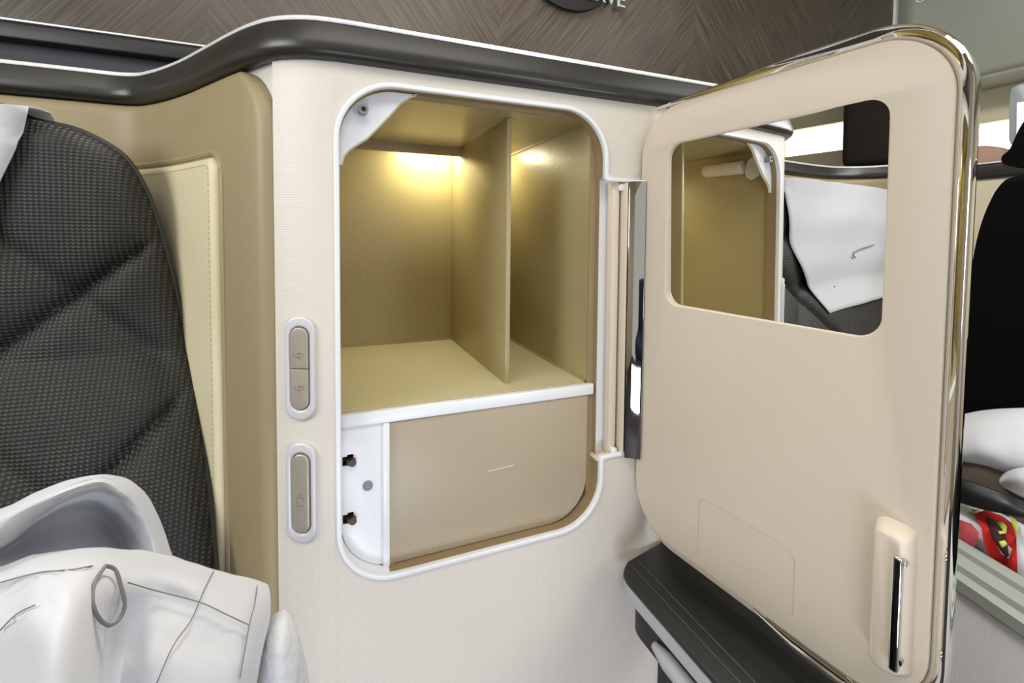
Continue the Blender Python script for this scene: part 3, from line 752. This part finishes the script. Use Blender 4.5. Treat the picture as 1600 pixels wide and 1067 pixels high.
# floral cushion
def sheetX(rows, n=6):
    R = [cr(r, n) for r in rows]; K = len(R[0]); cols = [cr([R[i][j] for i in range(len(R))], n) for j in range(K)]
    return [[onX(cols[j][i][0], cols[j][i][1], cols[j][i][2]) for j in range(K)] for i in range(len(cols[0]))]
def cloth(name, rows, mt, label, cat, th=.006, n=6):
    bm = bmesh.new(); grid_bm(bm, sheetX(rows, n))
    for v in bm.verts: v.co.x += .010*noise.noise(v.co*14)+.004*noise.noise(v.co*38)
    o = bmobj(name, bm, mt); md = o.modifiers.new('solid', 'SOLIDIFY'); md.thickness = th; tag(o, label, cat); return o
fc = cloth('floral_cushion', [
    [(1440, 745, .95), (1480, 762, .93), (1520, 778, .92), (1560, 800, .92), (1600, 818, .93), (1660, 840, .95)],
    [(1440, 785, .90), (1480, 800, .88), (1520, 820, .87), (1560, 838, .87), (1600, 858, .88), (1660, 880, .90)],
    [(1440, 830, .885), (1480, 848, .87), (1520, 868, .862), (1560, 888, .862), (1600, 908, .87), (1660, 930, .885)],
    [(1440, 900, .90), (1480, 915, .885), (1520, 935, .88), (1560, 950, .88), (1600, 970, .885), (1660, 990, .90)]], M['sheet'],
    'white cushion with red and pink flower print resting behind the grey green ledge', 'cushion')
def on_fc(x, y, lift=.004):
    best = None
    for v in fc.data.vertices:
        d = v.co-Vector((0, 0, CAMZ)); zz_ = d.dot(fw); e = (CXP+F*d.dot(rt)/zz_-x)**2+(CYP-F*d.dot(up)/zz_-y)**2
        if best is None or e < best[0]: best = (e, v.co.x)
    return onX(x, y, best[1]-lift)
def print_patch(name, pts, mt, lift=.004):
    bm = bmesh.new(); vs_ = [bm.verts.new(on_fc(x, y, lift)) for x, y in pts]; bm.faces.new(vs_); bmesh.ops.triangulate(bm, faces=bm.faces)
    o = bmobj(name, bm, mt); o.parent = fc; md = o.modifiers.new('solid', 'SOLIDIFY'); md.thickness = .0008; return o
M['p_red'] = mat('print_red', rgb(198, 24, 20), .8, noise=.3, nscale=60); M['p_pink'] = mat('print_pink', rgb(190, 78, 84), .8, noise=.5, nscale=80)
M['p_dark'] = mat('print_dark', rgb(52, 14, 16), .8); M['p_lime'] = mat('print_lime', rgb(196, 206, 92), .8)
print_patch('printed_flower', [(1523, 803), (1540, 796), (1566, 806), (1582, 818), (1588, 838), (1588, 868), (1590, 900), (1570, 890), (1548, 872), (1538, 850), (1534, 825)], M['p_red'], .009)
print_patch('printed_flower', [(1480, 815), (1500, 812), (1518, 818), (1530, 832), (1524, 852), (1512, 864), (1490, 855), (1476, 848)], M['p_pink'], .010)
print_patch('printed_dark_patch', [(1538, 806), (1552, 812), (1562, 822), (1572, 834), (1574, 850), (1576, 868), (1572, 872), (1560, 856), (1548, 834)], M['p_dark'], .0105)  # dark area of the flower print
print_patch('printed_leaf', [(1556, 816), (1566, 814), (1573, 822), (1572, 832), (1562, 834), (1557, 826)], M['p_lime'], .012)
print_patch('printed_leaf', [(1578, 806), (1588, 812), (1592, 824), (1588, 836), (1582, 822)], M['p_lime'], .0105)
print_patch('printed_leaf', [(1518, 795), (1530, 796), (1534, 800), (1526, 803), (1519, 801)], M['p_lime'], .0055)
print_patch('printed_leaf', [(1560, 846), (1570, 844), (1574, 850), (1566, 856)], M['p_lime'], .012)
# seat belt
bm = bmesh.new()
b1 = sheetX([[(1470, 738, .90), (1500, 748, .885), (1540, 762, .88), (1580, 778, .88), (1620, 798, .89), (1660, 815, .9)],
             [(1470, 752, .893), (1500, 764, .875), (1540, 780, .868), (1580, 792, .868), (1620, 808, .88), (1660, 822, .89)],
             [(1470, 770, .892), (1500, 784, .874), (1540, 796, .867), (1578, 803, .867), (1600, 808, .88), (1650, 828, .89)]])
grid_bm(bm, b1); belt = bmobj('seat_belt', bm, M['rail_black']); md = belt.modifiers.new('solid', 'SOLIDIFY'); md.thickness = .004
tag(belt, 'black seat belt webbing lying across the flower print cushion', 'seat belt')
bm = bmesh.new()
for k in (.25, .42):
    row = [b1[int(k*(len(b1)-1))][j]+Vector((-.003, 0, 0)) for j in range(len(b1[0]))]
    for j in range(0, len(row)-1, 2): tube_bm(bm, [row[j], row[j+1]], .0008, 4)
o = bmobj('webbing_thread', bm, M['skinny_grey']); o.parent = belt
cloth('brown_blanket', [[(1450, 670, 1.02), (1500, 690, 1.0), (1540, 705, 1.0), (1600, 730, 1.0), (1660, 745, 1.0)], [(1450, 720, .98), (1500, 728, .96), (1540, 738, .95), (1600, 760, .96), (1660, 780, .97)], [(1450, 800, .96), (1500, 800, .94), (1540, 808, .94), (1600, 820, .94), (1660, 840, .95)]],
      M['brown_cloth'], 'dark brown blanket tucked below the white pillow at the right edge', 'blanket')
cloth('white_pillow', [[(1440, 690, 1.03), (1480, 662, 1.02), (1510, 652, 1.02), (1550, 645, 1.02), (1600, 642, 1.02), (1680, 640, 1.03)],
                       [(1440, 690, .99), (1480, 675, .98), (1510, 668, .975), (1550, 664, .975), (1600, 668, .98), (1680, 690, .99)],
                       [(1440, 700, .96), (1480, 698, .95), (1510, 700, .945), (1550, 705, .945), (1600, 715, .95), (1680, 735, .96)],
                       [(1440, 708, .97), (1480, 712, .96), (1510, 716, .955), (1550, 724, .955), (1600, 742, .96), (1680, 765, .97)],
                       [(1440, 712, 1.0), (1480, 716, .99), (1510, 720, .98), (1550, 730, .98), (1600, 748, .99), (1680, 772, 1.0)]], M['sheet'],
      'rumpled white pillow at the right edge below the black seat', 'pillow')
cloth('folded_sheet', [[(1560, 745, .955), (1575, 736, .945), (1600, 730, .94), (1650, 735, .94)], [(1560, 752, .94), (1580, 748, .93), (1600, 750, .925), (1650, 765, .925)], [(1560, 760, .945), (1585, 772, .935), (1610, 782, .93), (1650, 800, .93)]], M['sheet'],
      'small folded white sheet between the brown blanket and the belt', 'sheet')
# the black seat
def blob(name, outl, X, depth, mt, label, cat, parent=None):
    """thick rounded body with the traced side outline standing at x = X"""
    pts = [onX(x, y, X) for x, y in outl]; cy = sum(p.y for p in pts)/len(pts); cz = sum(p.z for p in pts)/len(pts)
    bm = bmesh.new(); rings = []
    for k in range(9):
        a = -PI/2+PI*k/8; sc_ = 1-.10*(1-math.cos(a))
        rings.append([bm.verts.new((X+depth/2+depth/2*math.sin(a), cy+(p.y-cy)*sc_, cz+(p.z-cz)*sc_)) for p in pts])
    for i in range(8):
        for k in range(len(pts)): bm.faces.new((rings[i][k], rings[i][(k+1) % len(pts)], rings[i+1][(k+1) % len(pts)], rings[i+1][k]))
    bm.faces.new(rings[0]); bm.faces.new(rings[-1]); o = bmobj(name, bm, mt, parent)
    if label: tag(o, label, cat)
    return o
bs = empty('neighbouring_seat', (1.1, .2, 0)); tag(bs, 'black seat with headrest silhouetted at the right edge beyond the open door', 'seat')
blob('backrest', cr([(1700, 262), (1640, 258), (1600, 262), (1566, 268), (1545, 300), (1528, 345), (1516, 400), (1506, 480), (1500, 560), (1496, 640), (1494, 740), (1600, 760), (1700, 780)], 4), 1.05, .30, M['black_seat'], None, None, bs)
blob('headrest', cr([(1700, 172), (1640, 170), (1606, 180), (1590, 200), (1575, 232), (1561, 246), (1563, 258), (1585, 262), (1640, 275), (1700, 290)], 4), 1.10, .16, M['black_seat'], None, None, bs)
# monitor arm
blob('monitor', cr([(1640, 130), (1600, 128), (1583, 134), (1577, 145), (1575, 200), (1577, 225), (1600, 240), (1640, 240)], 4), 1.45, .03, M['skinny_grey'], 'grey monitor housing standing in front of the bright window at the right edge', 'monitor')
mo = bpy.data.objects['monitor']; sp = [onX(x, y, 1.447) for x, y in ((1589, 160), (1640, 155), (1640, 212), (1588, 214))]
bm = bmesh.new(); bm.faces.new([bm.verts.new(p) for p in sp]); r_ = bmesh.ops.extrude_face_region(bm, geom=bm.faces[:]); bmesh.ops.translate(bm, vec=(.004, 0, 0), verts=[v for v in r_['geom'] if isinstance(v, bmesh.types.BMVert)])
o = bmobj('screen', bm, M['screen']); o.parent = mo
# far partition with its rail beyond the black seat
fp_ = empty('far_partition', (1.62, .4, 0)); tag(fp_, 'cream partition topped by a dark rail with silver edge seen between door and black seat', 'partition')
za = onX(1545, 279, 1.6).z; zb = onX(1545, 254, 1.6).z
box('partition_panel', 1.6, 1.64, -.6, .98, .2, za, M['cabin'], fp_, .002)
box('rail_body', 1.59, 1.65, -.6, .98, za, zb-.004, M['rail'], fp_, .006, 3)
box('silver_edge', 1.59, 1.65, -.6, .98, zb-.004, zb, M['silver'], fp_, .001)
blob('rounded_seat', cr([(1505, 262), (1505, 240), (1520, 229), (1540, 227), (1560, 230), (1575, 238), (1585, 262)], 5), 1.68, .06, M['pink'], 'rounded pinkish brown seat top in front of the window beyond the far partition', 'seat')

# mirror side: dark seat behind, left of the shell
ds2 = empty('dark_headrest', (-1.05, .6, 0)); tag(ds2, 'dark speckled headrest beyond the rail seen in the door mirror', 'seat')
box('headrest_pad', -1.10, -1.00, .42, .735, Z(.20), Z(.60), mat('speckled_dark', rgb(52, 44, 40), .9, noise=.5, nscale=300), ds2, .03, 4)
box('headrest_post', -1.07, -1.03, .5, .6, 0, Z(.21), M['rail_black'], ds2, .005)

# ================================================================== CABIN
def struct(o): o['kind'] = 'structure'; return o
struct(box('floor', -1.2, 2.2, -1.6, 1.1, -.05, 0, M['floor']))
struct(box('ceiling', -1.2, 2.2, -1.6, 1.1, 2.16, 2.2, M['cabin']))
struct(box('wall_back', -1.2, 1.785, 1.0, 1.05, 0, 2.16, M['wood']))
struct(box('trim_1', 1.785, 1.80, .992, 1.055, 0, 2.16, M['con_trim'], None, .002))
struct(box('wall_front', 1.80, 2.2, 1.35, 1.4, 0, 2.16, M['bin']))
def wallwin(name, X, sgn, zlo, zhi, ya, yb_, idx):
    t = .06
    bm = bmesh.new(); a, b = (X, X+t) if sgn > 0 else (X-t, X)
    box_bm(bm, a, b, -1.6, 1.4, 0, zlo); box_bm(bm, a, b, -1.6, 1.4, zhi, 2.16); box_bm(bm, a, b, -1.6, ya, zlo, zhi); box_bm(bm, a, b, yb_, 1.4, zlo, zhi)
    struct(bmobj(name, bm, M['cabin'])); a2 = a+.03 if sgn > 0 else a+.02
    struct(box('window_%d' % idx, a2, a2+.01, ya-.002, yb_+.002, zlo-.002, zhi+.002, M['daylight']))
zl, zh = onX(1540, 262, 2.1).z, onX(1540, 192, 2.1).z
wallwin('wall_right', 2.1, 1, zl, zh, .55, 1.3, 1)
wallwin('wall_left', -1.15, -1, Z(.285), Z(.385), .3, .985, 2)
bin_ = box('overhead_bin', 1.9, 2.099, -1.6, 1.349, Z(.512), 2.159, M['bin'], None, .02, 4); tag(bin_, 'grey green overhead bin at the upper right corner', 'overhead bin')
p = onX(1441, -6, 1.897); bm = bmesh.new(); tube_bm(bm, [p+Vector((0, .018*math.cos(a), .018*math.sin(a))) for a in [2*PI*k/20 for k in range(20)]], .0025, 6, True); o = bmobj('ring_latch', bm, M['silver']); o.parent = bin_
# emblem on the wooden bulkhead, its foot just in view
em = empty('emblem_sign', (.62, .99, Z(.6))); tag(em, 'dark oval emblem with raised metal lettering on the wood veneer wall at top edge', 'sign')
pl = onY(925, 13, .995)
bm = bmesh.new(); ec = Vector((.545, .995, Z(.660))); ring = [(ec.x+.13*math.cos(a), ec.z+.122*math.sin(a)) for a in [2*PI*k/48 for k in range(48)]]
plate_bm(bm, [[(x, z) for x, z in ring]], .005, .009, frame((0, 1.0, 0), (1, 0, 0), (0, 0, 1)), .001); bmobj('emblem_plate', bm, M['rail_black'], em)
tc = bpy.data.curves.new('t', 'FONT'); tc.body = 'TO FLY. TO SERVE'; tc.size = .052; tc.extrude = .002; tc.align_x = 'RIGHT'
to = bpy.data.objects.new('t', tc); COL.objects.link(to); dg = bpy.context.evaluated_depsgraph_get(); tm = bpy.data.meshes.new_from_object(to.evaluated_get(dg)); bpy.data.objects.remove(to)
tp_ = onY(978, 12, .985); tm.transform(frame((tp_.x, .988, tp_.z), (1, 0, -.03), (0, 0, 1))); bm = bmesh.new(); bm.from_mesh(tm)
bmesh.ops.remove_doubles(bm, verts=bm.verts, dist=1e-6); todo = set(bm.verts)
while todo:          # one mesh for each letter
    seed = next(iter(todo)); isl = {seed}; stack = [seed]
    while stack:
        v = stack.pop()
        for e in v.link_edges:
            w = e.other_vert(v)
            if w not in isl: isl.add(w); stack.append(w)
    todo -= isl; b2 = bmesh.new(); mp = {v: b2.verts.new(v.co) for v in isl}
    for f in {f for v in isl for f in v.link_faces}: b2.faces.new([mp[v] for v in f.verts])
    bmobj('letter', b2, M['armrest'], em, False)
bm.free()
# ceiling lamps
for i, (x, y, w_, h_) in enumerate(((-.1, -1.0, .35, .09), (1.55, -.55, .28, .40))):
    o = box('ceiling_light', x-w_, x+w_, y-h_, y+h_, 2.145, 2.1595, M['lamp'], None, .003); tag(o, 'long flat white ceiling light %s' % ('behind the camera' if i == 0 else 'above the neighbouring seat'), 'light', 'cabin ceiling lights')

# unseen navy seat added behind the camera to darken the chrome reflection
op = empty('added_navy_seat', (.1, -1.2, 0)); tag(op, 'added navy seat shape behind the camera, darkening the reflection in the chrome hinge plate', 'seat')
box('seat_cushion', -.35, .55, -1.35, -.85, .36, .50, mat('navy_fabric', rgb(22, 34, 66), .85, bump=.3, bscale=200), op, .04, 4)
box('backrest', -.33, .53, -1.48, -1.36, .40, 1.0, bpy.data.materials['navy_fabric'], op, .04, 4)
box('seat_base', -.30, .50, -1.32, -.88, 0, .359, M['rail_black'], op, .01)
# cushion and base that carry the pillow, blanket and cushion of the neighbouring seat
box('seat_cushion', .98, 1.50, -.45, .42, .36, .50, M['black_seat'], bs, .04, 4)
box('seat_base', 1.00, 1.48, -.40, .38, 0, .359, M['rail_black'], bs, .01)
box('backrest_support', 1.08, 1.32, .12, .34, .49, .80, M['black_seat'], bs, .03, 3)
